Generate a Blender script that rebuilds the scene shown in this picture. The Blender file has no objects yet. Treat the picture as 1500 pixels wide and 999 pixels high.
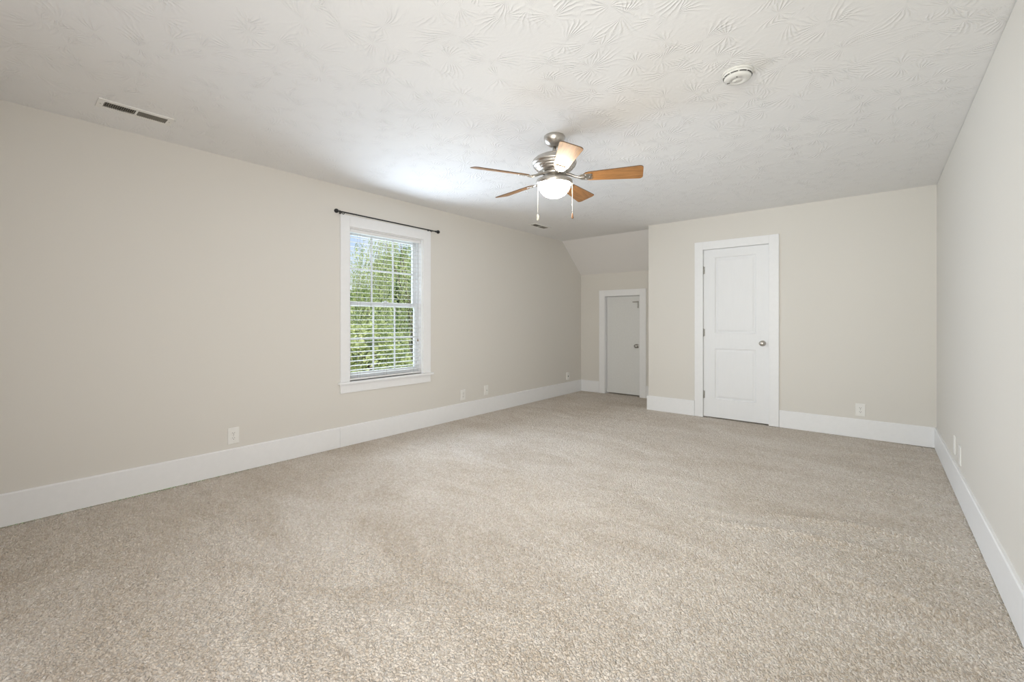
import bpy, bmesh, math, random
import numpy as np
from mathutils import Vector, Matrix
random.seed(7)
R = math.radians
C = bpy.context.scene.collection
scene = bpy.context.scene

# ------------------------------------------------------------------ camera, world, lights, exposure
XC, HC = 3.848, 1.1766                 # camera position (y = 0)
W, YB, YA, ZC = 4.268, 5.638, 6.437, 2.44   # room width, back wall, alcove wall, ceiling
XR = 1.510                             # corner where the alcove starts
YF = -1.05                             # wall behind the camera
YO = 7.3                               # end of the closet behind the back wall
cam = bpy.data.cameras.new('camera'); cam_o = bpy.data.objects.new('camera', cam); C.objects.link(cam_o)
cam.sensor_width = 36; cam.lens = 642.8 / 1500 * 36
cam.shift_y = -(499.5 - 469.93) / 1500
cam.clip_start = 0.02; cam.clip_end = 400
cam_o.location = (XC, 0, HC); cam_o.rotation_euler = (R(90), 0, R(39.8015))
scene.camera = cam_o
vs = scene.view_settings
scene.display_settings.display_device = 'sRGB'
vs.view_transform = 'Standard'; vs.look = 'None'; vs.gamma = 1; vs.use_curve_mapping = False
vs.exposure = 0.06
scene.cycles.max_bounces = 7; scene.cycles.diffuse_bounces = 5; scene.cycles.use_adaptive_sampling = True; scene.cycles.adaptive_threshold = 0.02; scene.cycles.glossy_bounces = 3; scene.cycles.transmission_bounces = 3; scene.cycles.transparent_max_bounces = 6

def nd(nt, t, **kw):
    n = nt.nodes.new(t)
    for k, v in kw.items():
        if k in n.inputs.keys(): n.inputs[k].default_value = v
        else: setattr(n, k, v)
    return n

world = bpy.data.worlds.new('sky'); scene.world = world; world.use_nodes = True
wn = world.node_tree; wn.nodes.clear()
wo = nd(wn, 'ShaderNodeOutputWorld'); bg = nd(wn, 'ShaderNodeBackground', Strength=1.0)
tc = nd(wn, 'ShaderNodeTexCoord'); no = nd(wn, 'ShaderNodeTexNoise', Scale=3.0, Detail=8.0, Roughness=.6)
rp = nd(wn, 'ShaderNodeValToRGB')
rp.color_ramp.elements[0].position = .48; rp.color_ramp.elements[0].color = (.50, .68, .98, 1)
rp.color_ramp.elements[1].position = .64; rp.color_ramp.elements[1].color = (.86, .90, .98, 1)
wn.links.new(tc.outputs['Generated'], no.inputs['Vector']); wn.links.new(no.outputs['Fac'], rp.inputs['Fac'])
wn.links.new(rp.outputs['Color'], bg.inputs['Color']); wn.links.new(bg.outputs[0], wo.inputs[0])

def light(name, kind, loc, rot, energy, color, **kw):
    l = bpy.data.lights.new(name, kind); l.energy = energy; l.color = color
    for k, v in kw.items(): setattr(l, k, v)
    o = bpy.data.objects.new(name, l); C.objects.link(o); o.location = loc; o.rotation_euler = rot
    return o
# sun on the garden, from behind the house so that none of it comes in
light('sun', 'SUN', (6, -4, 12), (R(38), 0, R(65)), 5.0, (1, .95, .86), angle=R(1.5))
# daylight coming in at the window, then fill lamps added out of view
light('window_daylight', 'AREA', (.03, 2.64, 1.34), (0, R(-90), 0), 32, (.67, .79, .94), shape='RECTANGLE', size=1.44, size_y=.86, spread=R(145))
light('window_sky', 'AREA', (-.19, 2.64, 1.34), (0, R(-90), 0), 13, (.80, .92, 1.0), shape='RECTANGLE', size=1.44, size_y=.86)
light('right_fill', 'AREA', (W - .03, -.4, 1.2), (0, R(90), R(-45)), 32, (1.0, .985, .95), shape='RECTANGLE', size=1.3, size_y=.9, spread=R(90))  # added fill beside the camera; no window is built in this wall
light('rear_far_fill', 'AREA', (3.4, YF + .04, 1.4), (R(98), 0, 0), 5.5, (1, .99, .95), shape='RECTANGLE', size=1.2, size_y=1.5, spread=R(60))  # added narrow fill that brightens the far end
light('rear_fill', 'AREA', (2.4, YF + .04, 1.35), (R(90), 0, 0), 9.5, (1.0, .94, .91), shape='RECTANGLE', size=2.2, size_y=1.5)  # broad fill added at the unseen wall behind the camera
light('rear_side_fill', 'AREA', (3.3, YF + .04, 1.35), (R(90), 0, 0), 14, (1.0, 1.0, .90), shape='RECTANGLE', size=1.2, size_y=1.5, spread=R(90))  # second fill added there, narrower and further right

# ------------------------------------------------------------------ materials
def principled(name, col, rough=.6, metal=0, spec=.5):
    m = bpy.data.materials.new(name); m.use_nodes = True
    b = m.node_tree.nodes['Principled BSDF']
    b.inputs['Base Color'].default_value = (*col, 1); b.inputs['Roughness'].default_value = rough
    b.inputs['Metallic'].default_value = metal; b.inputs['Specular IOR Level'].default_value = spec
    return m, m.node_tree, b
def coords(nt, scale=(1, 1, 1), out='Object'):
    t = nd(nt, 'ShaderNodeTexCoord'); mp = nd(nt, 'ShaderNodeMapping'); mp.inputs['Scale'].default_value = scale
    nt.links.new(t.outputs[out], mp.inputs['Vector']); return mp.outputs['Vector']
def add_bump(nt, b, h, strength, dist):
    bp = nd(nt, 'ShaderNodeBump', Strength=strength, Distance=dist)
    nt.links.new(h, bp.inputs['Height']); nt.links.new(bp.outputs[0], b.inputs['Normal'])
def noise_mat(name, c1, c2, scale, rough=.6, metal=0, bump=0, dist=.001, stretch=(1, 1, 1), spec=.5, detail=3, lo=.35, hi=.65):
    m, nt, b = principled(name, c1, rough, metal, spec)
    v = coords(nt, stretch); n = nd(nt, 'ShaderNodeTexNoise', Scale=scale, Detail=float(detail)); nt.links.new(v, n.inputs['Vector'])
    r = nd(nt, 'ShaderNodeValToRGB'); r.color_ramp.elements[0].position = lo; r.color_ramp.elements[1].position = hi
    r.color_ramp.elements[0].color = (*c1, 1); r.color_ramp.elements[1].color = (*c2, 1)
    nt.links.new(n.outputs['Fac'], r.inputs['Fac']); nt.links.new(r.outputs['Color'], b.inputs['Base Color'])
    if bump: add_bump(nt, b, n.outputs['Fac'], bump, dist)
    return m

WALL = noise_mat('wall_paint', (.730, .705, .660), (.740, .715, .670), 260, .75, bump=.12, dist=.0012, spec=.25)
SLOPE = noise_mat('slope_paint', (.80, .78, .765), (.81, .79, .775), 200, .8, bump=.15, dist=.0012, spec=.2)
TRIM = noise_mat('trim_paint', (.86, .865, .875), (.875, .88, .89), 30, .42, bump=.04, dist=.0006, spec=.4)
DOORP = noise_mat('door_paint', (.84, .85, .865), (.85, .86, .875), 40, .40, bump=.05, dist=.0006, stretch=(1, 1, .15), spec=.4)
FLATDOOR = noise_mat('flat_door_paint', (.74, .745, .735), (.76, .765, .755), 40, .5, bump=.04, dist=.0006, spec=.35)
PLASTIC = noise_mat('white_plastic', (.84, .83, .80), (.86, .85, .82), 25, .35)
SMOKE = noise_mat('smoke_alarm_plastic', (.71, .705, .68), (.73, .725, .70), 25, .4)
DARK = noise_mat('dark_slot', (.03, .028, .025), (.05, .045, .04), 40, .7)
DARK_BROWN = noise_mat('dark_brown', (.10, .09, .075), (.13, .12, .10), 20, .8)  # plain dark brown for the alarm's indicator and sounder slot
BLACK = noise_mat('black_metal', (.012, .012, .013), (.02, .02, .022), 30, .4, metal=.3)
NICKEL = noise_mat('brushed_nickel', (.50, .475, .44), (.60, .57, .53), 60, .30, metal=1, stretch=(1, 1, 14), bump=.05, dist=.0004)
STEEL = noise_mat('hinge_steel', (.42, .41, .39), (.5, .49, .47), 50, .35, metal=1)
BRASSY = noise_mat('pull_fob', (.75, .70, .55), (.80, .76, .62), 50, .4)
WOODFOB = noise_mat('wood_fob', (.20, .10, .05), (.28, .15, .08), 90, .5, stretch=(4, 4, 1))
VINYL = noise_mat('vinyl_window', (.80, .815, .84), (.82, .835, .86), 30, .35, spec=.4)
SLAT = noise_mat('blind_slat', (.80, .80, .80), (.83, .83, .83), 30, .4, stretch=(1, .1, 1))
CORD = noise_mat('blind_cord', (.45, .45, .45), (.52, .52, .52), 90, .8)
CHAIN = noise_mat('pull_chain', (.80, .78, .72), (.85, .83, .78), 90, .3, metal=.3)

# blade veneer: walnut-brown grain running along each blade
m, nt, b = principled('blade_wood', (.3, .15, .06), .34, 0, .3); BLADE = m
v = coords(nt, (2.2, 26, 26)); n = nd(nt, 'ShaderNodeTexNoise', Scale=3.0, Detail=6.0, Distortion=.8); nt.links.new(v, n.inputs['Vector'])
r = nd(nt, 'ShaderNodeValToRGB')
r.color_ramp.elements[0].position = .35; r.color_ramp.elements[0].color = (.30, .14, .05, 1)
r.color_ramp.elements[1].position = .68; r.color_ramp.elements[1].color = (.50, .25, .095, 1)
nt.links.new(n.outputs['Fac'], r.inputs['Fac']); nt.links.new(r.outputs['Color'], b.inputs['Base Color'])
BLADE_EDGE = noise_mat('blade_edge', (.10, .06, .035), (.14, .09, .05), 60, .4)

# frosted bowl, lit from inside
m, nt, b = principled('lit_frosted_glass', (.9, .88, .82), .35); BOWL = m
b.inputs['Emission Color'].default_value = (1.0, .90, .74, 1); b.inputs['Emission Strength'].default_value = 45.0

# clear pane
m = bpy.data.materials.new('window_glass'); m.use_nodes = True; GLASS = m; nt = m.node_tree; nt.nodes.clear()
o_ = nd(nt, 'ShaderNodeOutputMaterial'); mx = nd(nt, 'ShaderNodeMixShader'); tr = nd(nt, 'ShaderNodeBsdfTransparent', Color=(.97, .985, .98, 1))
gl = nd(nt, 'ShaderNodeBsdfGlossy', Roughness=.02); fr = nd(nt, 'ShaderNodeFresnel', IOR=1.35)
nt.links.new(fr.outputs[0], mx.inputs[0]); nt.links.new(tr.outputs[0], mx.inputs[1]); nt.links.new(gl.outputs[0], mx.inputs[2]); nt.links.new(mx.outputs[0], o_.inputs[0])

# stomped ceiling texture: brush fans radiating from scattered points
m, nt, b = principled('stomped_ceiling', (.86, .855, .85), .85, 0, .15); CEIL = m
def M_(op, a, b_=None, c_=None):
    n = nt.nodes.new('ShaderNodeMath'); n.operation = op
    for i, x in enumerate((a, b_, c_)):
        if x is None: continue
        if isinstance(x, (int, float)): n.inputs[i].default_value = x
        else: nt.links.new(x, n.inputs[i])
    return n.outputs[0]
def fan_layer(offset, sc, arms):
    t = nd(nt, 'ShaderNodeTexCoord'); mp = nd(nt, 'ShaderNodeMapping'); mp.inputs['Location'].default_value = offset
    nt.links.new(t.outputs['Object'], mp.inputs['Vector'])
    s0 = nd(nt, 'ShaderNodeSeparateXYZ'); nt.links.new(mp.outputs[0], s0.inputs[0])
    dn = nd(nt, 'ShaderNodeTexNoise', Scale=3.0, Detail=1.0); nt.links.new(mp.outputs[0], dn.inputs['Vector'])
    ds = nd(nt, 'ShaderNodeSeparateColor'); nt.links.new(dn.outputs['Color'], ds.inputs[0])
    cb = nd(nt, 'ShaderNodeCombineXYZ')
    nt.links.new(M_('MULTIPLY_ADD', ds.outputs[0], .22, s0.outputs[0]), cb.inputs[0]); nt.links.new(M_('MULTIPLY_ADD', ds.outputs[1], .22, s0.outputs[1]), cb.inputs[1])
    vo = nd(nt, 'ShaderNodeTexVoronoi', Scale=sc); vo.voronoi_dimensions = '2D'; nt.links.new(cb.outputs[0], vo.inputs['Vector'])
    sb = nt.nodes.new('ShaderNodeVectorMath'); sb.operation = 'SUBTRACT'
    nt.links.new(cb.outputs[0], sb.inputs[0]); nt.links.new(vo.outputs['Position'], sb.inputs[1])
    s = nd(nt, 'ShaderNodeSeparateXYZ'); nt.links.new(sb.outputs[0], s.inputs[0])
    nz = nd(nt, 'ShaderNodeTexNoise', Scale=16.0, Detail=3.0); nt.links.new(cb.outputs[0], nz.inputs['Vector'])
    ang = M_('ARCTAN2', s.outputs[1], s.outputs[0])
    vc = nd(nt, 'ShaderNodeSeparateColor'); nt.links.new(vo.outputs['Color'], vc.inputs[0])
    sect = M_('MULTIPLY_ADD', M_('SINE', M_('MULTIPLY_ADD', vc.outputs[0], 6.283, M_('MULTIPLY', ang, 2.0))), .75, .35)
    sect = M_('MINIMUM', M_('MAXIMUM', sect, 0.0), 1.0)
    ph = M_('MULTIPLY_ADD', nz.outputs['Fac'], 9.0, M_('MULTIPLY', ang, arms))
    w = M_('MULTIPLY_ADD', M_('SINE', ph), .5, .5)
    d = vo.outputs['Distance']
    fall = M_('MULTIPLY', M_('SMOOTH_MIN', M_('MULTIPLY', d, 3.5), 1.0, .2), M_('MAXIMUM', M_('SUBTRACT', 1.0, M_('MULTIPLY', d, 1.35)), 0.0))
    gate = M_('GREATER_THAN', nz.outputs['Fac'], .40)
    return M_('MULTIPLY', M_('MULTIPLY', M_('MULTIPLY', M_('POWER', w, 2.0), sect), fall), M_('MULTIPLY_ADD', gate, .7, .3))
h = M_('MULTIPLY', M_('ADD', fan_layer((0, 0, 0), 4.0, 25.0), fan_layer((3.3, 1.7, 0), 5.0, 21.0)), 1.15)
nt2 = nd(nt, 'ShaderNodeTexNoise', Scale=60.0, Detail=4.0); nt.links.new(coords(nt), nt2.inputs['Vector'])
h = M_('MULTIPLY_ADD', nt2.outputs['Fac'], .25, h)
add_bump(nt, b, h, .7, .0042)

# carpet
m, nt, b = principled('beige_carpet', (.5, .43, .36), .95, 0, .05); CARPET = m
b.inputs['Sheen Weight'].default_value = .15; b.inputs['Sheen Roughness'].default_value = .5
v = coords(nt)
wob = nd(nt, 'ShaderNodeTexNoise', Scale=45.0, Detail=2.0); nt.links.new(v, wob.inputs['Vector'])
wv = nt.nodes.new('ShaderNodeVectorMath'); wv.operation = 'MULTIPLY_ADD'
nt.links.new(wob.outputs['Color'], wv.inputs[0]); wv.inputs[1].default_value = (.016, .016, .016); nt.links.new(v, wv.inputs[2])
vor = nd(nt, 'ShaderNodeTexVoronoi', Scale=120.0, Randomness=1.0); vor.feature = 'SMOOTH_F1'; vor.inputs['Smoothness'].default_value = .35
vor.voronoi_dimensions = '2D'; nt.links.new(wv.outputs[0], vor.inputs['Vector'])
vcol = nd(nt, 'ShaderNodeTexVoronoi', Scale=120.0); vcol.voronoi_dimensions = '2D'; nt.links.new(wv.outputs[0], vcol.inputs['Vector'])
sepc = nd(nt, 'ShaderNodeSeparateColor'); nt.links.new(vcol.outputs['Color'], sepc.inputs[0])
fine = nd(nt, 'ShaderNodeTexNoise', Scale=170.0, Detail=3.0); nt.links.new(v, fine.inputs['Vector'])
lay = nd(nt, 'ShaderNodeTexNoise', Scale=1.5, Detail=5.0, Roughness=.62, Distortion=1.1); nt.links.new(coords(nt, (.75, 1.7, 1)), lay.inputs['Vector'])
r = nd(nt, 'ShaderNodeValToRGB')
r.color_ramp.elements[0].position = .0; r.color_ramp.elements[0].color = (.55, .465, .375, 1)
r.color_ramp.elements[1].position = 1.; r.color_ramp.elements[1].color = (.885, .835, .78, 1)
mixv = M_('MULTIPLY_ADD', sepc.outputs[0], .55, M_('MULTIPLY_ADD', fine.outputs['Fac'], .55, M_('MULTIPLY_ADD', lay.outputs['Fac'], 1.0, -.58)))
nt.links.new(mixv, r.inputs['Fac']); nt.links.new(r.outputs['Color'], b.inputs['Base Color'])
hh = M_('SUBTRACT', 1.0, M_('MULTIPLY', vor.outputs['Distance'], 1.6))
hh = M_('MULTIPLY_ADD', fine.outputs['Fac'], .5, hh)
dsp = nd(nt, 'ShaderNodeDisplacement', Scale=.0090, Midlevel=1.0); nt.links.new(hh, dsp.inputs['Height'])
nt.links.new(dsp.outputs[0], nt.nodes['Material Output'].inputs['Displacement'])
m.displacement_method = 'BOTH'

LAWN = noise_mat('grass', (.05, .13, .03), (.12, .22, .05), 3, .9, detail=8)
WLEAF = noise_mat('willow_leaf', (.36, .42, .14), (.66, .70, .36), .9, .6, detail=6)
DLEAF = noise_mat('dark_leaf', (.07, .17, .03), (.24, .36, .08), .7, .6, detail=6)
BARK = noise_mat('bark', (.10, .075, .05), (.20, .16, .12), 8, .9, bump=.6, dist=.03, stretch=(1, 1, .2))
for mm in (WLEAF, DLEAF):
    bb = mm.node_tree.nodes['Principled BSDF']; nt_ = mm.node_tree
    tl = nd(nt_, 'ShaderNodeBsdfTranslucent'); mx = nd(nt_, 'ShaderNodeMixShader', Fac=.35)
    src = bb.inputs['Base Color'].links[0].from_socket
    nt_.links.new(src, tl.inputs['Color']); nt_.links.new(bb.outputs[0], mx.inputs[1]); nt_.links.new(tl.outputs[0], mx.inputs[2])
    nt_.links.new(mx.outputs[0], nt_.nodes['Material Output'].inputs[0])

# ------------------------------------------------------------------ mesh helpers
def box(bm, lo, hi, mi=0):
    lo, hi = [min(a, b_) for a, b_ in zip(lo, hi)], [max(a, b_) for a, b_ in zip(lo, hi)]
    v = [bm.verts.new((x, y, z)) for x in (lo[0], hi[0]) for y in (lo[1], hi[1]) for z in (lo[2], hi[2])]
    for f in ((0, 1, 3, 2), (4, 6, 7, 5), (0, 4, 5, 1), (2, 3, 7, 6), (0, 2, 6, 4), (1, 5, 7, 3)):
        fc = bm.faces.new([v[i] for i in f]); fc.material_index = mi
    return v
def prism(bm, pts, lo, hi, axis=0, mi=0):
    def P(p, a):
        q = list(p); q.insert(axis, a); return q
    a = [bm.verts.new(P(p, lo)) for p in pts]; b_ = [bm.verts.new(P(p, hi)) for p in pts]
    n = len(pts)
    bm.faces.new(a).material_index = mi; bm.faces.new(b_[::-1]).material_index = mi
    for i in range(n): bm.faces.new((a[i], b_[i], b_[(i + 1) % n], a[(i + 1) % n])).material_index = mi
def lathe(bm, prof, seg=40, M=None, smooth=True):
    rings = []
    for rr, z in prof:
        if rr < 1e-6: rings.append([bm.verts.new((0, 0, z))])
        else: rings.append([bm.verts.new((rr * math.cos(2 * math.pi * i / seg), rr * math.sin(2 * math.pi * i / seg), z)) for i in range(seg)])
    for a, b_ in zip(rings, rings[1:]):
        for i in range(seg):
            j = (i + 1) % seg
            if len(a) == 1 and len(b_) == 1: continue
            if len(a) == 1: f = bm.faces.new((a[0], b_[i], b_[j]))
            elif len(b_) == 1: f = bm.faces.new((a[i], a[j], b_[0]))
            else: f = bm.faces.new((a[i], a[j], b_[j], b_[i]))
            f.smooth = smooth
    if M is not None: bmesh.ops.transform(bm, matrix=M, verts=[v for r_ in rings for v in r_])
def tube(bm, pts, r_, seg=10, caps=True):
    pts = [Vector(p) for p in pts]; rings = []
    rad = r_ if isinstance(r_, (list, tuple)) else [r_] * len(pts)
    for i, p in enumerate(pts):
        d = (pts[min(i + 1, len(pts) - 1)] - pts[max(i - 1, 0)]).normalized()
        u = d.cross(Vector((0, 0, 1)) if abs(d.z) < .9 else Vector((1, 0, 0))).normalized(); w = d.cross(u)
        rings.append([bm.verts.new(p + (u * math.cos(2 * math.pi * k / seg) + w * math.sin(2 * math.pi * k / seg)) * rad[i]) for k in range(seg)])
    for a, b_ in zip(rings, rings[1:]):
        for k in range(seg):
            f = bm.faces.new((a[k], a[(k + 1) % seg], b_[(k + 1) % seg], b_[k])); f.smooth = True
    if caps: bm.faces.new(rings[0][::-1]); bm.faces.new(rings[-1])
def obj(name, bm, mat, parent=None, bevel=0, loc=None, seg=2, world=False, sharp=40):
    """links the bmesh as one mesh object; world=True: geometry is in world coordinates, moved into the parent's frame"""
    if world and parent is not None:
        off = Vector(parent.location)
        if parent.parent is not None: off += Vector(parent.parent.location)
        bmesh.ops.translate(bm, vec=-off, verts=bm.verts)
    bmesh.ops.recalc_face_normals(bm, faces=bm.faces)
    me = bpy.data.meshes.new(name); bm.to_mesh(me); bm.free()
    for mt in (mat if isinstance(mat, (list, tuple)) else [mat]): me.materials.append(mt)
    o = bpy.data.objects.new(name, me); C.objects.link(o)
    if parent is not None: o.parent = parent
    if loc is not None: o.location = loc
    if bevel:
        md = o.modifiers.new('bevel', 'BEVEL'); md.width = bevel; md.segments = seg; md.limit_method = 'ANGLE'; md.angle_limit = R(sharp)
        md.harden_normals = False
    return o
def tag(o, label=None, cat=None, group=None, kind=None):
    if label: o['label'] = label
    if cat: o['category'] = cat
    if group: o['group'] = group
    if kind: o['kind'] = kind
    return o
def empty(name, loc, rz=0):
    o = bpy.data.objects.new(name, None); o.empty_display_size = .1; C.objects.link(o); o.location = loc; o.rotation_euler = (0, 0, rz); return o
def copy_tree(o, parent=None):
    c = o.copy(); C.objects.link(c)
    if parent is not None: c.parent = parent
    for ch in list(o.children): copy_tree(ch, c)
    return c
def struct(name, bm, mat, label, cat, **kw):
    o = obj(name, bm, mat, **kw); tag(o, label, cat, kind='structure'); return o
NB = bmesh.new

# ------------------------------------------------------------------ room shell
# window opening in the left wall, door openings in the back and alcove walls
WY0, WY1, WZ0, WZ1 = 2.205, 3.078, .602, 2.068
TH = .14
bm = NB()
box(bm, (-TH, YF, 0), (0, WY0, ZC)); box(bm, (-TH, WY1, 0), (0, YO, ZC))
box(bm, (-TH, WY0, 0), (0, WY1, WZ0)); box(bm, (-TH, WY0, WZ1), (0, WY1, ZC))
struct('wall_left', bm, WALL, 'long plain beige wall with the window in it', 'wall')
bm = NB(); box(bm, (W, YF, 0), (W + .012, YO, ZC - .0035)); box(bm, (W + .012, YF, 0), (W + .12, YO, ZC)); struct('wall_right', bm, WALL, 'plain pale wall along the right edge of the room', 'wall')
bm = NB(); box(bm, (-TH, YF - .12, 0), (W + .12, YF, ZC)); struct('wall_front', bm, WALL, 'plain beige wall behind the camera', 'wall')
bm = NB(); box(bm, (-TH, YO, 0), (W + .12, YO + .1, ZC)); struct('wall_outer', bm, WALL, 'outer wall behind the closet', 'wall')
D1X0, D1X1, D1Z = 2.203, 2.912, 2.045
bm = NB()
box(bm, (XR, YB, 0), (D1X0, YB + .12, ZC)); box(bm, (D1X1, YB, 0), (W, YB + .12, ZC)); box(bm, (D1X0, YB, D1Z), (D1X1, YB + .12, ZC))
box(bm, (XR, YB + .12, 0), (XR + .12, YO, ZC))
struct('wall_back', bm, WALL, 'beige back wall around the tall panelled door', 'wall')
D2X0, D2X1, D2Z = .450, 1.045, 1.572
ZA = 1.945
bm = NB()
box(bm, (0, YA, 0), (D2X0, YA + .12, ZA)); box(bm, (D2X1, YA, 0), (XR, YA + .12, ZA)); box(bm, (D2X0, YA, D2Z), (D2X1, YA + .12, ZA))
struct('wall_alcove', bm, WALL, 'low beige knee wall at the end of the alcove around the small door', 'wall')
bm = NB(); box(bm, (-TH, YF - .12, ZC), (W + .12, YO + .1, ZC + .15)); struct('ceiling', bm, CEIL, 'white ceiling with a stomped brush texture', 'ceiling')
bm = NB(); prism(bm, [(5.862, ZC), (YA, ZA), (YA + .12, ZA), (YA + .12, ZC)], 0, XR, 0)
struct('ceiling_slope', bm, SLOPE, 'smooth white sloping ceiling over the alcove', 'ceiling')

# carpet: dense grid where the camera is near
def carpet():
    xs = np.linspace(0, W, 712)
    ys = np.concatenate([[YF], np.arange(0, 2.6, .0055), np.arange(2.6, YO, .011), [YO]])
    X, Y = np.meshgrid(xs, ys); nx, ny = len(xs), len(ys)
    Z = np.full_like(X, .0)
    # soft buckles in the carpet towards the right wall
    def ridge(x0, y0, x1, y1, h, w):
        dx, dy = x1 - x0, y1 - y0; L = math.hypot(dx, dy); ux, uy = dx / L, dy / L
        t = ((X - x0) * ux + (Y - y0) * uy) / L
        d = -(X - x0) * uy + (Y - y0) * ux + .018 * np.sin(t * 9)
        return h * np.exp(-(d / w) ** 2) * np.clip(1 - ((t - .5) / .6) ** 2, 0, 1) ** 1.0
    for a in ((2.95, 2.72, 4.15, 2.98, .020, .022), (3.35, 3.10, 4.20, 3.26, .018, .020), (3.55, 2.52, 4.20, 2.46, .016, .018),
              (3.75, 3.92, 4.22, 3.96, .014, .020), (2.3, 2.75, 3.3, 2.95, .010, .03)):
        Z += 1.3 * ridge(*a)
    rng = np.random.default_rng(3)
    for _ in range(14):
        kx, ky, ph = rng.normal(0, 3.5), rng.normal(0, 3.5), rng.uniform(0, 6.28)
        Z += .0006 * np.sin(kx * X + ky * Y + ph)
    V = np.stack([X, Y, Z], -1).reshape(-1, 3).astype(np.float32)
    i = (np.arange(ny - 1)[:, None] * nx + np.arange(nx - 1)[None]).reshape(-1)
    F = np.stack([i, i + 1, i + nx + 1, i + nx], -1).astype(np.int32)
    me = bpy.data.meshes.new('floor'); me.vertices.add(len(V)); me.vertices.foreach_set('co', V.ravel())
    me.loops.add(F.size); me.loops.foreach_set('vertex_index', F.ravel())
    me.polygons.add(len(F)); me.polygons.foreach_set('loop_start', np.arange(0, F.size, 4, dtype=np.int32))
    me.polygons.foreach_set('use_smooth', np.ones(len(F), dtype=bool))
    me.update(calc_edges=True); me.materials.append(CARPET)
    o = bpy.data.objects.new('floor', me); C.objects.link(o); return o
tag(carpet(), 'beige cut-pile carpet covering the whole floor', 'carpet', kind='structure')

# baseboards
BH, BT = .187, .016
def base_prism(bm, a, b_, axis, wall, sgn):
    pr = [(0, .0), (BT, .0), (BT, BH - .006), (BT - .005, BH), (0, BH)]
    if axis == 1:   # runs along y, on the plane x = wall
        prism(bm, [(wall + sgn * p[0], p[1]) for p in pr], a, b_, 1)
    else:           # runs along x, on the plane y = wall
        prism(bm, [(wall + sgn * p[0], p[1]) for p in pr], a, b_, 0)
bm = NB(); base_prism(bm, YF, 2.107, 1, 0, 1); base_prism(bm, 2.109, YA, 1, 0, 1)
struct('baseboard_left', bm, TRIM, 'white baseboard along the left wall, butt-jointed below the window', 'baseboard')
bm = NB(); base_prism(bm, YF, YB, 1, W, -1); struct('baseboard_right', bm, TRIM, 'white baseboard along the right wall', 'baseboard')
bm = NB(); base_prism(bm, XR - BT, D1X0 - .1, 0, YB, -1); base_prism(bm, D1X1 + .1, W - BT, 0, YB, -1)
struct('baseboard_back', bm, TRIM, 'white baseboard on the back wall either side of the tall door', 'baseboard')
bm = NB(); base_prism(bm, YB, YA - BT, 1, XR, -1); struct('baseboard_return', bm, TRIM, 'white baseboard on the short alcove side wall', 'baseboard')
bm = NB(); base_prism(bm, BT, D2X0 - .1, 0, YA, -1); base_prism(bm, D2X1 + .1, XR - BT, 0, YA, -1)
struct('baseboard_alcove', bm, TRIM, 'white baseboard beside the small alcove door', 'baseboard')
bm = NB(); base_prism(bm, BT, W - BT, 0, YF, 1); struct('baseboard_front', bm, TRIM, 'white baseboard on the wall behind the camera', 'baseboard')

# ------------------------------------------------------------------ window
win = empty('window_1', (0, (WY0 + WY1) / 2, .5)); tag(win, 'white double-hung window with grilles, casing and sill on the left wall', 'window', kind='structure')
CW = .092
bm = NB()
box(bm, (0, WY0 - CW, WZ0), (.019, WY0, WZ1 + .102)); box(bm, (0, WY1, WZ0), (.019, WY1 + CW + .012, WZ1 + .102)); box(bm, (0, WY0, WZ1), (.019, WY1, WZ1 + .102))
obj('window_casing', bm, TRIM, win, .002, world=True)
bm = NB(); box(bm, (-.055, WY0 + .001, WZ0 - .022), (.0, WY1 - .001, WZ0)); box(bm, (0, WY0 - CW - .02, WZ0 - .022), (.045, WY1 + CW + .035, WZ0))
obj('window_sill', bm, TRIM, win, .004, world=True, seg=3)
bm = NB(); box(bm, (0, WY0 - CW, .498), (.017, WY1 + CW + .012, WZ0 - .022)); obj('apron', bm, TRIM, win, .002, world=True)
# jamb lining and vinyl frame
bm = NB()
for y0, y1 in ((WY0, WY0 + .012), (WY1 - .012, WY1)): box(bm, (-TH, y0, WZ0), (0, y1, WZ1))
box(bm, (-TH, WY0 + .012, WZ1 - .012), (0, WY1 - .012, WZ1)); box(bm, (-TH, WY0 + .012, WZ0), (-.055, WY1 - .012, WZ0 + .02))
obj('jamb', bm, TRIM, win, world=True)
def sash(name, xo, z0, z1, rail_lo, rail_hi):
    y0, y1 = WY0 + .013, WY1 - .013; st = .042; d = .028
    bm = NB()
    box(bm, (xo - d, y0, z0), (xo, y0 + st, z1)); box(bm, (xo - d, y1 - st, z0), (xo, y1, z1))
    box(bm, (xo - d, y0 + st, z0), (xo, y1 - st, z0 + rail_lo)); box(bm, (xo - d, y0 + st, z1 - rail_hi), (xo, y1 - st, z1))
    s = obj(name, bm, VINYL, win, .002, world=True)
    gy0, gy1, gz0, gz1 = y0 + st, y1 - st, z0 + rail_lo, z1 - rail_hi
    bm = NB(); box(bm, (xo - d * .62, gy0 - .004, gz0 - .004), (xo - d * .40, gy1 + .004, gz1 + .004))
    wsub = lambda n, b_, mt, bev=0: (bmesh.ops.translate(b_, vec=-Vector(win.location), verts=b_.verts), obj(n, b_, mt, s, bev))[1]
    wsub('pane', bm, GLASS)
    bm = NB(); g = .018; e = (gy1 - gy0) / 3; zm = (gz0 + gz1) / 2; xa, xb = xo - d * .38, xo - d * .2
    for k in (1, 2):
        for za, zb in ((gz0, zm - g / 2), (zm + g / 2, gz1)): box(bm, (xa, gy0 + e * k - g / 2, za), (xb, gy0 + e * k + g / 2, zb))
    box(bm, (xa, gy0, zm - g / 2), (xb, gy1, zm + g / 2))
    wsub('grille', bm, VINYL)
    return s
sash('sash', -.097, 1.325, WZ1 - .014, .036, .04)
low = sash('sash', -.066, WZ0 + .022, 1.362, .05, .036)
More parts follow.
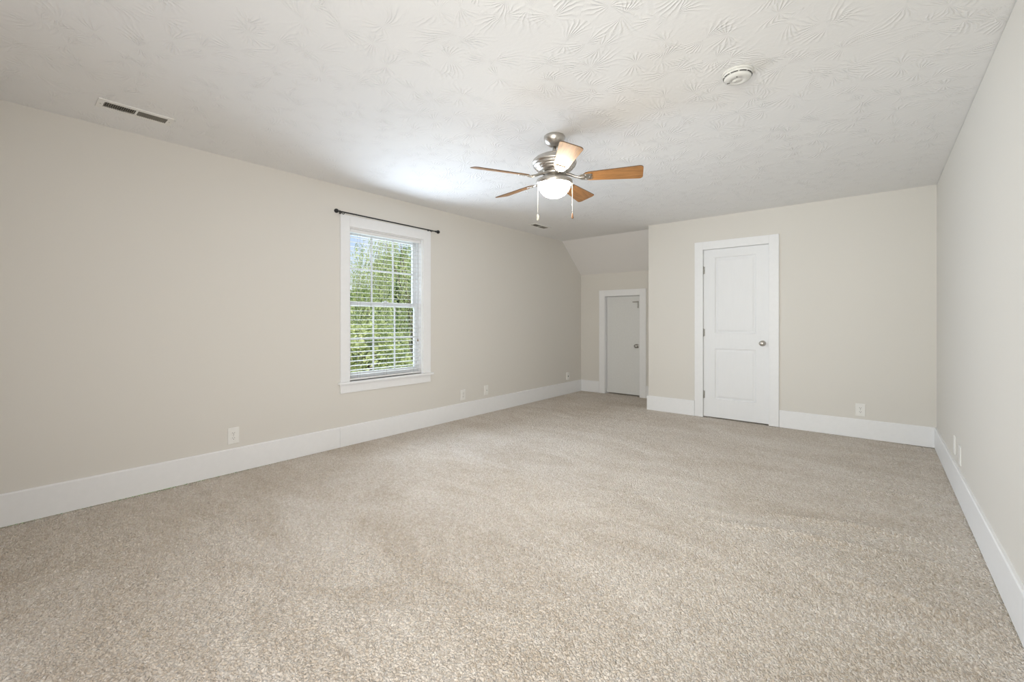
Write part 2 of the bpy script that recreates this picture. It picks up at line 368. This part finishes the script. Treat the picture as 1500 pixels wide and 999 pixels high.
bm = NB(); box(bm, (-.066, 2.61, 1.362), (-.04, 2.67, 1.374)); box(bm, (-.058, 2.632, 1.374), (-.03, 2.645, 1.382)); obj('sash_lock', bm, VINYL, win, .002, world=True)
bm = NB()
for ya, yb in ((WY0 + .012, WY0 + .022), (WY1 - .022, WY1 - .012)): box(bm, (-.064, ya, WZ0 + .02), (-.048, yb, WZ1 - .012))
obj('window_stop', bm, VINYL, win, world=True)

# blind: 2 inch slats, open
bl = empty('window_blind', (-.026, (WY0 + WY1) / 2, WZ0 + .001)); tag(bl, 'white horizontal slat blind, lowered and tilted open in the window', 'blind')
y0, y1 = WY0 + .018, WY1 - .018
bm = NB(); box(bm, (-.048, y0, WZ1 - .044), (-.006, y1, WZ1 - .013)); obj('headrail', bm, SLAT, bl, .003, world=True)
zs = [WZ0 + .055 + k * .0440 for k in range(31)]
sl = None
for z in zs:
    if sl is None:
        bm = NB(); n = 6; hw = .023
        top = []; bot = []
        for i in range(n + 1):
            a = -1 + 2 * i / n; x = a * hw; c_ = .0022 * (1 - a * a)
            top.append((x, c_ + .0011)); bot.append((x, c_ - .0011))
        pr = [(p[0], p[1]) for p in top] + [(p[0], p[1]) for p in bot[::-1]]
        prism(bm, pr, y0 - (WY0 + WY1) / 2, y1 - (WY0 + WY1) / 2, 1)
        sl = obj('slat', bm, SLAT, bl); o = sl
    else:
        o = sl.copy(); C.objects.link(o)
    o.location = (0, 0, z - (WZ0 + .001)); o.rotation_euler = (0, R(4), 0)
bm = NB(); box(bm, (-.047, y0, WZ0 + .006), (-.007, y1, WZ0 + .024)); obj('bottom_rail', bm, SLAT, bl, .004, world=True)
for yy in (y0 + .10, (y0 + y1) / 2 - .02, y1 - .10):
    bm = NB()
    for xx in (-.0505, -.0015): tube(bm, [(xx, yy, WZ0 + .02), (xx, yy, WZ1 - .05)], .0009, 6)
    for z in zs: tube(bm, [(-.0505, yy, z - .003), (-.0015, yy, z - .003)], .0006, 4)
    obj('ladder_cord', bm, CORD, bl, world=True)
bm = NB(); tube(bm, [(.0005, y0 + .215, WZ1 - .06), (.0005, y0 + .216, WZ1 - .75)], .0016, 8)
obj('tilt_wand', bm, CORD, bl, world=True)
bm = NB(); tube(bm, [(.001, y1 - .045, WZ1 - .05), (.001, y1 - .045, .98)], .0012, 6); obj('lift_cord', bm, CORD, bl, world=True)
bm = NB(); lathe(bm, [(0, .012), (.0025, .011), (.006, -.008), (.0065, -.016), (0, -.018)], 14, Matrix.Translation((.001, y1 - .045, .97)))
obj('cord_tassel', bm, WOODFOB, bl, world=True)

# curtain rod
rod = empty('curtain_rod', (.08, 2.64, 2.172)); tag(rod, 'thin black curtain rod with ball finials mounted above the window casing', 'curtain rod')
bm = NB(); tube(bm, [(.08, 2.075, 2.175), (.08, 3.195, 2.168)], .0062, 14); obj('rod', bm, BLACK, rod, world=True)
for yy, s in ((2.075, -1), (3.195, 1)):
    bm = NB(); lathe(bm, [(0, .0), (.009, 0), (.011, .006), (.0075, .013), (.0075, .018), (.014, .024), (.019, .034), (.0195, .042), (.016, .051), (.008, .057), (0, .058)], 20,
          Matrix.Translation((.08, yy, 2.1745 if s < 0 else 2.168)) @ Matrix.Rotation(R(-90 * s), 4, 'X'))
    obj('finial', bm, BLACK, rod, world=True)
for yy in (2.115, 3.155):
    bm = NB(); box(bm, (.0, yy - .008, 2.135 + .037), (.005, yy + .008, 2.195))
    tube(bm, [(.004, yy, 2.183), (.03, yy, 2.178), (.06, yy, 2.160), (.08, yy, 2.1655)], .0035, 8)
    obj('bracket', bm, BLACK, rod, world=True)

# ------------------------------------------------------------------ tall two-panel door
d1 = empty('door_1', ((D1X0 + D1X1) / 2, YB, 0)); tag(d1, 'tall white two-panel door with casing in the back wall', 'door', kind='structure')
cw = .096
bm = NB()
box(bm, (D1X0 - cw, YB - .019, 0), (D1X0 + .001, YB, D1Z + cw)); box(bm, (D1X1 - .001, YB - .019, 0), (D1X1 + cw, YB, D1Z + cw)); box(bm, (D1X0 + .001, YB - .019, D1Z - .001), (D1X1 - .001, YB, D1Z + cw))
obj('door_casing', bm, TRIM, d1, .002, world=True)
bm = NB()
box(bm, (D1X0, YB, 0), (D1X0 + .002, YB + .12, D1Z)); box(bm, (D1X1 - .002, YB, 0), (D1X1, YB + .12, D1Z)); box(bm, (D1X0 + .002, YB, D1Z - .002), (D1X1 - .002, YB + .12, D1Z))
box(bm, (D1X0 + .002, YB + .045, 0), (D1X0 + .014, YB + .08, D1Z - .002)); box(bm, (D1X1 - .014, YB + .045, 0), (D1X1 - .002, YB + .08, D1Z - .002)); box(bm, (D1X0 + .014, YB + .045, D1Z - .014), (D1X1 - .014, YB + .08, D1Z - .002))
obj('door_jamb', bm, TRIM, d1, world=True)
def panel_door(x0, x1, z0, z1, y, panels):
    """front face at y with moulded panels, 35 mm thick"""
    bm = NB()
    xs = sorted({x0, x1, *[p[0] for p in panels], *[p[1] for p in panels]}); zs_ = sorted({z0, z1, *[p[2] for p in panels], *[p[3] for p in panels]})
    g = [[bm.verts.new((x, y, z)) for z in zs_] for x in xs]; pf = []
    for i in range(len(xs) - 1):
        for j in range(len(zs_) - 1):
            f = bm.faces.new((g[i][j], g[i + 1][j], g[i + 1][j + 1], g[i][j + 1]))
            if any(abs(xs[i] - p[0]) < 1e-6 and abs(zs_[j] - p[2]) < 1e-6 for p in panels): pf.append(f)
    edge = [e for e in bm.edges if e.is_boundary]
    ex = bmesh.ops.extrude_edge_only(bm, edges=edge)
    nv = [v for v in ex['geom'] if isinstance(v, bmesh.types.BMVert)]
    bmesh.ops.translate(bm, vec=(0, .035, 0), verts=nv)
    bmesh.ops.holes_fill(bm, edges=[e for e in bm.edges if e.is_boundary])
    bm.normal_update()
    for th, dp in ((.007, .009), (.004, .003), (.012, 0.0), (.030, -.008)):
        bmesh.ops.inset_individual(bm, faces=pf, thickness=th, depth=0)
        for f in pf: bmesh.ops.translate(bm, vec=(0, dp, 0), verts=f.verts)
    return bm
bm = panel_door(D1X0 + .005, D1X1 - .005, .012, D1Z - .005, YB + .004, [(2.338, 2.778, .236, .842), (2.338, 2.778, 1.030, 1.940)])
slab = obj('door_leaf', bm, DOORP, d1, .0012, world=True, sharp=50)
for z in (1.795, 1.033, .277):
    bm = NB(); tube(bm, [(D1X0 + .003, YB - .004, z - .045), (D1X0 + .003, YB - .004, z + .045)], .0065, 12)
    for k in (-.0475, .0475): lathe(bm, [(0, -.004), (.004, -.003), (.0045, 0), (.004, .003), (0, .004)], 10, Matrix.Translation((D1X0 + .003, YB - .004, z + k)))
    box(bm, (D1X0 + .003, YB + .000, z - .044), (D1X0 + .020, YB + .0045, z + .044))
    obj('hinge', bm, STEEL, d1, world=True)
def knob(loc, parent):
    bm = NB(); Mx = Matrix.Translation(loc) @ Matrix.Rotation(R(90), 4, 'X')
    lathe(bm, [(0, 0), (.033, 0), (.033, .004), (.029, .008), (.014, .010), (.0115, .014), (.011, .024), (.014, .032), (.024, .040), (.0285, .050), (.0285, .058), (.024, .066), (.012, .070), (0, .071)], 32, Mx)
    return obj('door_handle', bm, NICKEL, parent, world=True)
k1 = knob((2.847, YB + .004, .921), d1); k1['label'] = 'round brushed nickel knob'

# ------------------------------------------------------------------ small alcove door
d2 = empty('door_2', ((D2X0 + D2X1) / 2, YA, 0)); tag(d2, 'small low flat white attic door in the alcove', 'door', kind='structure')
bm = NB()
box(bm, (D2X0 - .098, YA - .019, 0), (D2X0 + .001, YA, D2Z + .098)); box(bm, (D2X1 - .001, YA - .019, 0), (D2X1 + .098, YA, D2Z + .098)); box(bm, (D2X0 + .001, YA - .019, D2Z - .001), (D2X1 - .001, YA, D2Z + .098))
obj('door_casing', bm, TRIM, d2, .002, world=True)
bm = NB()
box(bm, (D2X0, YA, 0), (D2X0 + .002, YA + .12, D2Z)); box(bm, (D2X1 - .002, YA, 0), (D2X1, YA + .12, D2Z)); box(bm, (D2X0 + .002, YA, D2Z - .002), (D2X1 - .002, YA + .12, D2Z))
box(bm, (D2X0 + .002, YA + .088, 0), (D2X0 + .016, YA + .12, D2Z - .002)); box(bm, (D2X1 - .016, YA + .088, 0), (D2X1 - .002, YA + .12, D2Z - .002)); box(bm, (D2X0 + .016, YA + .088, D2Z - .016), (D2X1 - .016, YA + .12, D2Z - .002))
obj('door_jamb', bm, TRIM, d2, world=True)
bm = NB(); box(bm, (D2X0 + .008, YA + .050, .018), (D2X1 - .006, YA + .086, D2Z - .007)); obj('door_leaf', bm, FLATDOOR, d2, .002, world=True)
k2 = knob((.975, YA + .050, .785), d2); k2['label'] = 'dark round knob'; k2.data.materials[0] = STEEL
bm = NB(); box(bm, (.915, YA + .038, 1.462), (1.000, YA + .0498, 1.482)); box(bm, (.985, YA + .036, 1.375), (1.002, YA + .0498, 1.484)); tube(bm, [(.90, YA + .040, 1.472), (.99, YA + .040, 1.472)], .005, 8)
obj('latch', bm, STEEL, d2, .001, world=True)

# ------------------------------------------------------------------ wall plates; local frame: x along the wall, z up, -y out into the room
def plate_root(name, loc, rz): return empty(name, loc, rz)
def plate_bm(w, h, t=.006):
    bm = NB(); bw, bh = w / 2, h / 2
    prism(bm, [(-bw, -bh), (bw, -bh), (bw, bh), (-bw, bh)], -t * .5, 0, 1)
    v = [f for f in bm.faces if abs(f.calc_center_median().y + t * .5) < 1e-6]
    bm.normal_update(); bmesh.ops.inset_individual(bm, faces=v, thickness=.005, depth=0)
    for f in v: bmesh.ops.translate(bm, vec=(0, -t * .5, 0), verts=f.verts)
    return bm
def make_outlet(w=.080, h=.126):
    r_ = plate_root('wall_outlet', (0, 0, 0), 0)
    obj('cover_plate', plate_bm(w, h), PLASTIC, r_, .0008)
    for s in (-1, 1):
        bm = NB(); z = s * .0195; pts = []
        for k in range(24):
            a = 2 * math.pi * k / 24; pts.append((.0172 * math.cos(a), z + max(-.0128, min(.0128, .0172 * math.sin(a)))))
        prism(bm, pts, -.0085, -.0055, 1); rc = obj('receptacle', bm, PLASTIC, r_)
        bm = NB()
        box(bm, (-.0078, -.0088, z + .000), (-.0054, -.0083, z + .008)); box(bm, (.0054, -.0088, z + .001), (.0078, -.0083, z + .0075))
        pts = [(.0028 * math.cos(a), z - .0068 + .0028 * math.sin(a)) for a in [2 * math.pi * k / 12 for k in range(12)]]
        prism(bm, pts, -.0088, -.0083, 1); obj('slot', bm, DARK, rc)
    bm = NB(); lathe(bm, [(0, .0005), (.003, .0), (.0034, -.0012)], 14, Matrix.Translation((0, -.0068, 0)) @ Matrix.Rotation(R(90), 4, 'X')); obj('screw', bm, STEEL, r_)
    return r_
o1 = make_outlet(); G = 'duplex outlets along the walls'
spots = [((0.0002, 1.234, .284), 90, 'white duplex outlet on the left wall nearest the camera, before the window'),
         ((0.0002, 3.691, .282), 90, 'small white duplex outlet just past the window on the left wall'),
         ((3.715, YB - .0002, .280), 0, 'white duplex outlet on the back wall between the tall door and the right corner')]
for i, (loc, rz, lab) in enumerate(spots):
    o = o1 if i == 0 else copy_tree(o1)
    o.location = loc; o.rotation_euler = (0, 0, R(rz)); tag(o, lab, 'outlet', G)
# left wall faces +x: local -y must point to +x, so the turn is +90 degrees
def jack_plate(lab, loc, rz):
    r_ = plate_root('cable_plate', loc, R(rz)); tag(r_, lab, 'wall plate')
    obj('cover_plate', plate_bm(.074, .126), PLASTIC, r_, .0008)
    bm = NB(); box(bm, (-.0165, -.0085, -.033), (.0165, -.0055, .033)); ins = obj('insert', bm, PLASTIC, r_, .001)
    bm = NB(); lathe(bm, [(0, .011), (.0022, .011), (.0045, .010), (.0048, 0)], 14, Matrix.Translation((0, -.0083, 0)) @ Matrix.Rotation(R(90), 4, 'X')); obj('jack', bm, STEEL, ins)
    return r_
jack_plate('white cable plate on the left wall, the farther of the two plates past the window', (.0002, 4.100, .290), 90)
bp = empty('phone_plate', (.0002, 6.010, .286), R(90)); tag(bp, 'narrow white wall box low on the left wall by the alcove corner', 'wall plate')
bm = NB(); box(bm, (-.035, -.020, -.060), (.035, 0, .060)); obj('housing', bm, PLASTIC, bp, .004)
bm = NB(); box(bm, (-.009, -.0215, -.012), (.009, -.0198, .008)); obj('jack', bm, DARK, bp)
def blank_plate(lab, loc, rz):
    r_ = plate_root('blank_plate', loc, R(rz)); tag(r_, lab, 'wall plate', 'white plates on the right wall'); obj('cover_plate', plate_bm(.076, .126), PLASTIC, r_, .0008)
    for z in (-.042, .042):
        bm = NB(); lathe(bm, [(0, .001), (.003, .0005), (.0034, -.0008)], 12, Matrix.Translation((0, -.0065, z)) @ Matrix.Rotation(R(90), 4, 'X')); obj('screw', bm, PLASTIC, r_)
blank_plate('white wall plate seen edge-on on the right wall, the farther of the two', (W - .0002, 4.383, .300), -90)
blank_plate('white wall plate seen edge-on on the right wall, the nearer of the two', (W - .0002, 4.117, .290), -90)

# ------------------------------------------------------------------ smoke alarm on the ceiling
sm = empty('smoke_alarm', (3.300, 2.452, ZC)); tag(sm, 'round white smoke alarm on the ceiling near the right wall', 'smoke alarm')
bm = NB(); lathe(bm, [(0, 0), (.074, 0), (.074, -.007), (.071, -.009), (0, -.009)], 48); obj('mounting_plate', bm, SMOKE, sm)
bm = NB(); lathe(bm, [(0, -.0085), (.067, -.0085), (.068, -.014), (.066, -.020), (.058, -.021), (.058, -.024), (.064, -.0245), (.061, -.033), (.052, -.039), (.030, -.041), (.029, -.0395), (.018, -.0395), (.017, -.041), (0, -.0415)], 48)
obj('body', bm, SMOKE, sm)
bm = NB()
for k in range(10):
    a0 = 2 * math.pi * k / 10 + .06; a1 = a0 + .5
    pts = [(math.cos(a0 + (a1 - a0) * i / 6), math.sin(a0 + (a1 - a0) * i / 6)) for i in range(7)]
    pr = [(p[0] * .0665, p[1] * .0665) for p in pts] + [(p[0] * .060, p[1] * .060) for p in pts[::-1]]
    prism(bm, pr, -.0238, -.0212, 2)
obj('grille', bm, DARK, sm)
bm = NB(); lathe(bm, [(0, -.044), (.010, -.0435), (.011, -.040)], 20, Matrix.Translation((-.012, -.005, 0))); obj('test_button', bm, SMOKE, sm)
bm = NB(); lathe(bm, [(0, -.0425), (.003, -.042), (.003, -.038)], 12, Matrix.Translation((.006, -.04, 0))); obj('indicator', bm, DARK_BROWN, sm)
bm = NB(); box(bm, (-.05, -.004, -.0405), (-.035, .004, -.0385)); obj('sounder_slot', bm, DARK_BROWN, sm)

# ------------------------------------------------------------------ ceiling registers
def register():
    r_ = empty('ceiling_vent', (0, 0, ZC)); w, l = .140, .350; iw, il = .080, .290
    bm = NB()
    for x0, x1, y0_, y1_ in ((-w / 2, -iw / 2, -l / 2, l / 2), (iw / 2, w / 2, -l / 2, l / 2), (-iw / 2, iw / 2, -l / 2, -il / 2), (-iw / 2, iw / 2, il / 2, l / 2), (-iw / 2, iw / 2, -.005, .005)):
        box(bm, (x0, y0_, -.007), (x1, y1_, 0))
    obj('frame', bm, PLASTIC, r_, .0015)
    bm = NB(); box(bm, (-iw / 2, -il / 2, -.001), (iw / 2, -.005, -.0004)); box(bm, (-iw / 2, .005, -.001), (iw / 2, il / 2, -.0004)); obj('duct', bm, DARK, r_)
    v0 = None
    for s in (-1, 1):
        for k in range(15):
            y = s * (.012 + k * .0093); s = -s
            bm = NB(); c_, s_ = math.cos(R(38)), math.sin(R(38)); hl = .0048; tt = .0006
            pts = [(y - s * (-hl * c_ - tt * s_), -.004 - (-hl * s_ + tt * c_)), (y - s * (hl * c_ - tt * s_), -.004 - (hl * s_ + tt * c_)),
                   (y - s * (hl * c_ + tt * s_), -.004 - (hl * s_ - tt * c_)), (y - s * (-hl * c_ + tt * s_), -.004 - (-hl * s_ - tt * c_))]
            prism(bm, pts, -iw / 2, iw / 2, 0); obj('louvre', bm, LOUVRE, r_); s = -s
    for y in (-.160, .160):
        bm = NB(); lathe(bm, [(0, -.0085), (.003, -.008), (.0035, -.0068)], 12, Matrix.Translation((0, y, 0))); obj('screw', bm, STEEL, r_)
    bm = NB(); box(bm, (-.004, -.154, -.014), (.004, -.149, -.0068)); obj('lever', bm, PLASTIC, r_)
    return r_
LOUVRE = noise_mat('louvre_paint', (.22, .205, .17), (.27, .25, .21), 30, .5)
rg = register(); rg.location = (.400, .585, ZC); tag(rg, 'rectangular louvred ceiling vent at the left, nearest the camera', 'vent', 'ceiling vents')
r2 = copy_tree(rg); r2.location = (.389, 4.725, ZC); r2.rotation_euler = (0, 0, 0); tag(r2, 'rectangular louvred ceiling vent far off beyond the ceiling fan', 'vent', 'ceiling vents')

# ------------------------------------------------------------------ ceiling fan
FX, FY = 2.145, 2.497
fan = empty('ceiling_fan', (FX, FY, ZC)); tag(fan, 'brushed nickel ceiling fan with five brown wooden blades and a lit bowl', 'ceiling fan')
bm = NB(); lathe(bm, [(0, 0), (.070, 0), (.072, -.006), (.071, -.018), (.064, -.038), (.050, -.055), (.034, -.066), (.022, -.070), (0, -.070)], 48); obj('canopy', bm, NICKEL, fan)
bm = NB(); tube(bm, [(0, 0, -.066), (0, 0, -.150)], .0125, 20); lathe(bm, [(0, -.118), (.021, -.118), (.024, -.124), (.024, -.140), (.020, -.146), (0, -.146)], 24); obj('downrod', bm, NICKEL, fan)
bm = NB(); lathe(bm, [(0, -.118), (.030, -.119), (.060, -.124), (.098, -.134), (.128, -.150), (.147, -.168), (.152, -.184), (.150, -.192), (.142, -.196), (.142, -.200), (.145, -.203), (.136, -.212),
                      (.126, -.214), (.128, -.218), (.118, -.226), (.113, -.227), (.114, -.231), (.100, -.240), (.086, -.246), (.070, -.250), (0, -.250)], 64)
obj('motor_housing', bm, NICKEL, fan)
bm = NB(); lathe(bm, [(.128, -.208), (.1305, -.210), (.122, -.222), (.1195, -.220)], 64)
for k in range(30):
    a = 2 * math.pi * k / 30
    Mx = Matrix.Rotation(a, 4, 'Z')
    vv = box(bm, (.108, -.0035, -.2335), (.131, .0035, -.209)); bmesh.ops.transform(bm, matrix=Mx @ Matrix.Translation((.12, 0, -.221)) @ Matrix.Rotation(R(45), 4, 'Y') @ Matrix.Scale(.55, 4) @ Matrix.Translation((-.12, 0, .221)), verts=vv)
obj('vent_ring', bm, NICKEL, fan)
bm = NB(); lathe(bm, [(0, -.248), (.080, -.248), (.084, -.254), (.084, -.266), (.076, -.272), (.058, -.274), (.058, -.300), (0, -.300)], 48); obj('flywheel', bm, NICKEL, fan)
bm = NB(); lathe(bm, [(0, -.292), (.062, -.292), (.080, -.296), (.112, -.299), (.122, -.303), (.125, -.309), (.1255, -.328), (.122, -.332), (.111, -.332), (.111, -.326), (0, -.326)], 56); obj('light_fitter', bm, NICKEL, fan)
bm = NB(); lathe(bm, [(.109, -.3265), (.110, -.334), (.106, -.352), (.095, -.375), (.076, -.397), (.050, -.412), (.024, -.4185), (0, -.420)], 56); bw = obj('bowl', bm, BOWL, fan); bw['label'] = 'glowing frosted glass bowl'
# pull chains
rt = Vector((math.cos(R(39.8)), math.sin(R(39.8)), 0))
for s, ln, lab, mt in ((-1, .545, 'cream pull chain', BRASSY), (1, .530, 'pull chain with dark wooden fob', WOODFOB)):
    p = rt * (.118 * s) + Vector((.02, -.02, 0)); p.z = 0
    bm = NB(); tube(bm, [(p.x, p.y, -.322), (p.x, p.y, -ln)], .0011, 6)
    for k in range(60): 
        z = -.325 - k * (ln - .325) / 60
        bmesh.ops.create_icosphere(bm, subdivisions=1, radius=.0019, matrix=Matrix.Translation((p.x, p.y, z)))
    ch = obj('pull_chain', bm, CHAIN, fan); ch['label'] = lab
    bm = NB(); pr = [(0, .003), (.002, .002), (.0045, -.012), (.0075, -.030), (.0075, -.036), (.004, -.040), (0, -.041)] if s > 0 else [(0, .003), (.003, .002), (.0065, -.004), (.0070, -.028), (.005, -.036), (0, -.038)]
    lathe(bm, pr, 16, Matrix.Translation((p.x, p.y, -ln))); obj('fob', bm, mt, ch)
# blades: length along local x; pitched about x
def blade_outline():
    r0, r1, w0, w1, cr = .195, .585, .048, .070, .024
    pts = [(r0, -w0 * .45), (r0 + .018, -w0 * .85), (r0 + .05, -w0)]
    pts += [(r1 - cr + cr * math.sin(R(a)), -w1 + cr - cr * math.cos(R(a))) for a in range(0, 91, 15)]
    pts += [(r1 - cr + cr * math.cos(R(a)), w1 - cr + cr * math.sin(R(a))) for a in range(0, 91, 15)]
    pts += [(r0 + .05, w0), (r0 + .018, w0 * .85), (r0, w0 * .45)]
    return pts
ZBL = -.288; PITCH = R(-16)
for k in range(5):
    ang = R(26 + 72 * k)
    Mx = Matrix.Rotation(PITCH, 4, 'X')
    bm = NB(); prism(bm, blade_outline(), -.003, .003, 2, 0)
    bm.normal_update()
    for f in bm.faces:
        if abs(f.normal.z) < .5 or len(f.verts) == 4: f.material_index = 1
    bmesh.ops.transform(bm, matrix=Mx, verts=bm.verts)
    bl_ = obj('blade', bm, [BLADE, BLADE_EDGE], fan, .0008); bl_.location = (0, 0, ZBL); bl_.rotation_euler = (0, 0, ang)
    # blade iron: arm from the flywheel, forked plate on the blade's underside
    bm = NB()
    tube(bm, [(.072, 0, .027), (.105, .0, .020), (.140, 0, .004), (.175, 0, -.006), (.205, 0, -.006)], [.011, .010, .009, .009, .006], 10)
    pts = [(.165, -.012), (.185, -.030), (.215, -.036), (.250, -.030), (.262, -.018), (.245, -.010), (.262, 0), (.245, .010), (.262, .018), (.250, .030), (.215, .036), (.185, .030), (.165, .012)]
    vs0 = set(bm.verts); prism(bm, pts, -.0075, -.0035, 2); nv = [v for v in bm.verts if v not in vs0]
    bmesh.ops.transform(bm, matrix=Mx, verts=nv)
    ir = obj('blade_iron', bm, NICKEL, fan, .001); ir.location = (0, 0, ZBL); ir.rotation_euler = (0, 0, ang)
    for x, y in ((.215, -.022), (.215, .022), (.240, 0)):
        bm = NB(); lathe(bm, [(0, -.011), (.004, -.0100), (.0045, -.0072)], 10, Matrix.Translation((x, y, 0)))
        bmesh.ops.transform(bm, matrix=Mx, verts=bm.verts); obj('screw', bm, STEEL, ir)

# ------------------------------------------------------------------ garden outside the window (the room is upstairs)
GZ = -3.2
bm = NB(); bmesh.ops.create_grid(bm, x_segments=24, y_segments=24, size=60)
bmesh.ops.translate(bm, vec=(-45, 20, GZ), verts=bm.verts)
for v in bm.verts: v.co.z += .15 * math.sin(v.co.x * .3) * math.cos(v.co.y * .23)
bm.verts.ensure_lookup_table()
struct('lawn', bm, LAWN, 'green lawn outside below the window', 'lawn')

def leaf_mesh(name, mat, centers, dirs, L, Wd, parent, seed):
    """many folded pointed leaves as one foliage mesh"""
    rng = np.random.default_rng(seed); n = len(centers)
    d = dirs / np.linalg.norm(dirs, axis=1, keepdims=True)
    u = rng.normal(size=(n, 3)); side = np.cross(d, u); side /= np.linalg.norm(side, axis=1, keepdims=True)
    nrm = np.cross(d, side)
    l = (L * rng.uniform(.7, 1.3, n))[:, None]; w = (Wd * rng.uniform(.7, 1.3, n))[:, None]
    base = centers; tip = base + d * l; mid = base + d * l * .45
    a = mid + side * w * .5 + nrm * w * .18; c_ = mid - side * w * .5 + nrm * w * .18; m_ = mid
    V = np.stack([base, a, tip, c_, m_], 1).reshape(-1, 3).astype(np.float32)
    i = np.arange(n)[:, None] * 5
    F = np.concatenate([i + np.array([[0, 1, 4]]), i + np.array([[1, 2, 4]]), i + np.array([[2, 3, 4]]), i + np.array([[3, 0, 4]])], 0).astype(np.int32)
    off = np.array(parent.location, dtype=np.float32); V = V - off
    me = bpy.data.meshes.new(name); me.vertices.add(len(V)); me.vertices.foreach_set('co', V.ravel())
    me.loops.add(F.size); me.loops.foreach_set('vertex_index', F.ravel())
    me.polygons.add(len(F)); me.polygons.foreach_set('loop_start', np.arange(0, F.size, 3, dtype=np.int32))
    me.update(calc_edges=True); me.materials.append(mat)
    o = bpy.data.objects.new(name, me); C.objects.link(o); o.parent = parent; return o

def willow(loc, seed):
    rng = np.random.default_rng(seed)
    t = empty('willow_tree', loc); tag(t, 'yellow-green weeping willow with hanging strands outside the window', 'tree')
    bm = NB(); x, y, z = loc
    tube(bm, [(x, y, z - .1), (x + .1, y, z + 1.5), (x - .1, y + .1, z + 3.2), (x + .1, y - .1, z + 4.6)], [.34, .27, .22, .14], 14)
    for k in range(9):
        a = 2 * math.pi * k / 9 + .3; rr = 1.1
        tube(bm, [(x, y, z + 3.0 + .15 * k % 1), (x + rr * .4 * math.cos(a), y + rr * .4 * math.sin(a), z + 5.6), (x + rr * math.cos(a), y + rr * math.sin(a), z + 7.4)], [.06, .035, .012], 8)
    obj('trunk', bm, BARK, t, world=True)
    P_, D_ = [], []; twigs = NB()
    for s in range(330):
        a = rng.uniform(0, 2 * math.pi); rr = 2.7 * math.sqrt(rng.uniform(.03, 1))
        px, py = x + rr * math.cos(a), y + rr * math.sin(a)
        zt = z + 8.3 - 2.2 * (rr / 2.7) ** 2 + rng.uniform(-.9, .5); ln = rng.uniform(2.4, 6.2) * (0.75 + .3 * (rr / 2.7))
        ln = min(ln, zt - z - .5); n = int(ln / .052)
        sw = rng.normal(0, .16, 2)
        tt = np.linspace(0, 1, n); X = px + math.cos(a) * .5 * np.sin(tt * 1.5) + sw[0] * tt ** 2; Y = py + math.sin(a) * .5 * np.sin(tt * 1.5) + sw[1] * tt ** 2; Z = zt - ln * tt
        P_.append(np.stack([X, Y, Z], 1) + rng.normal(0, .035, (n, 3)))
        dd = rng.normal(0, .55, (n, 3)); dd[:, 2] = -1; D_.append(dd)
        if s % 4 == 0: tube(twigs, [(X[i], Y[i], Z[i]) for i in np.linspace(0, n - 1, 6).astype(int)], .006, 4)
    leaf_mesh('foliage', WLEAF, np.concatenate(P_), np.concatenate(D_), .135, .034, t, seed)['kind'] = 'stuff'
    obj('twigs', twigs, BARK, t, world=True)
def broadleaf(name, loc, rad, hgt, n, lab, seed, mat=DLEAF, L=.22, Wd=.12):
    rng = np.random.default_rng(seed); x, y, z = loc
    t = empty(name, loc); tag(t, lab, 'tree')
    bm = NB(); top = z + hgt * .75
    tube(bm, [(x, y, z - .1), (x + .1, y, z + hgt * .3), (x, y + .1, top)], [.3, .22, .06], 12)
    for k in range(8):
        a = 2.4 * k; zz = z + hgt * (.25 + .06 * k)
        tube(bm, [(x, y, zz), (x + rad * .6 * math.cos(a), y + rad * .6 * math.sin(a), zz + hgt * .15)], [.09, .03], 8)
    obj('trunk', bm, BARK, t, world=True)
    nb = 70; cen = rng.normal(size=(nb, 3)); cen /= np.linalg.norm(cen, axis=1, keepdims=True); cen *= rng.uniform(.35, 1, (nb, 1)) ** .5
    cen = cen * np.array([rad, rad, hgt * .46]) + np.array([x, y, z + hgt * .52])
    idx = rng.integers(0, nb, n); q = rng.normal(size=(n, 3)); q /= np.linalg.norm(q, axis=1, keepdims=True)
    P_ = cen[idx] + q * rad * .26 * rng.uniform(.7, 1, (n, 1)); D_ = q + rng.normal(0, .5, (n, 3)); D_[:, 2] -= .4
    leaf_mesh('foliage', mat, P_, D_, L, Wd, t, seed)['kind'] = 'stuff'
willow((-10.5, 11.0, GZ), 5)
broadleaf('oak_tree', (-17.5, 12.3, GZ), 2.2, 6.0, 34000, 'dark green round tree beyond the willow, low at the left of the window', 11)
broadleaf('oak_tree', (-20.5, 17.8, GZ), 2.6, 9.0, 34000, 'tall dark green tree beyond the willow towards the right of the window', 12)
broadleaf('maple_tree', (-6.4, 6.5, GZ), .95, 4.7, 20000, 'bright green young tree in front of the willow, low in the window', 13, WLEAF, .12, .06)
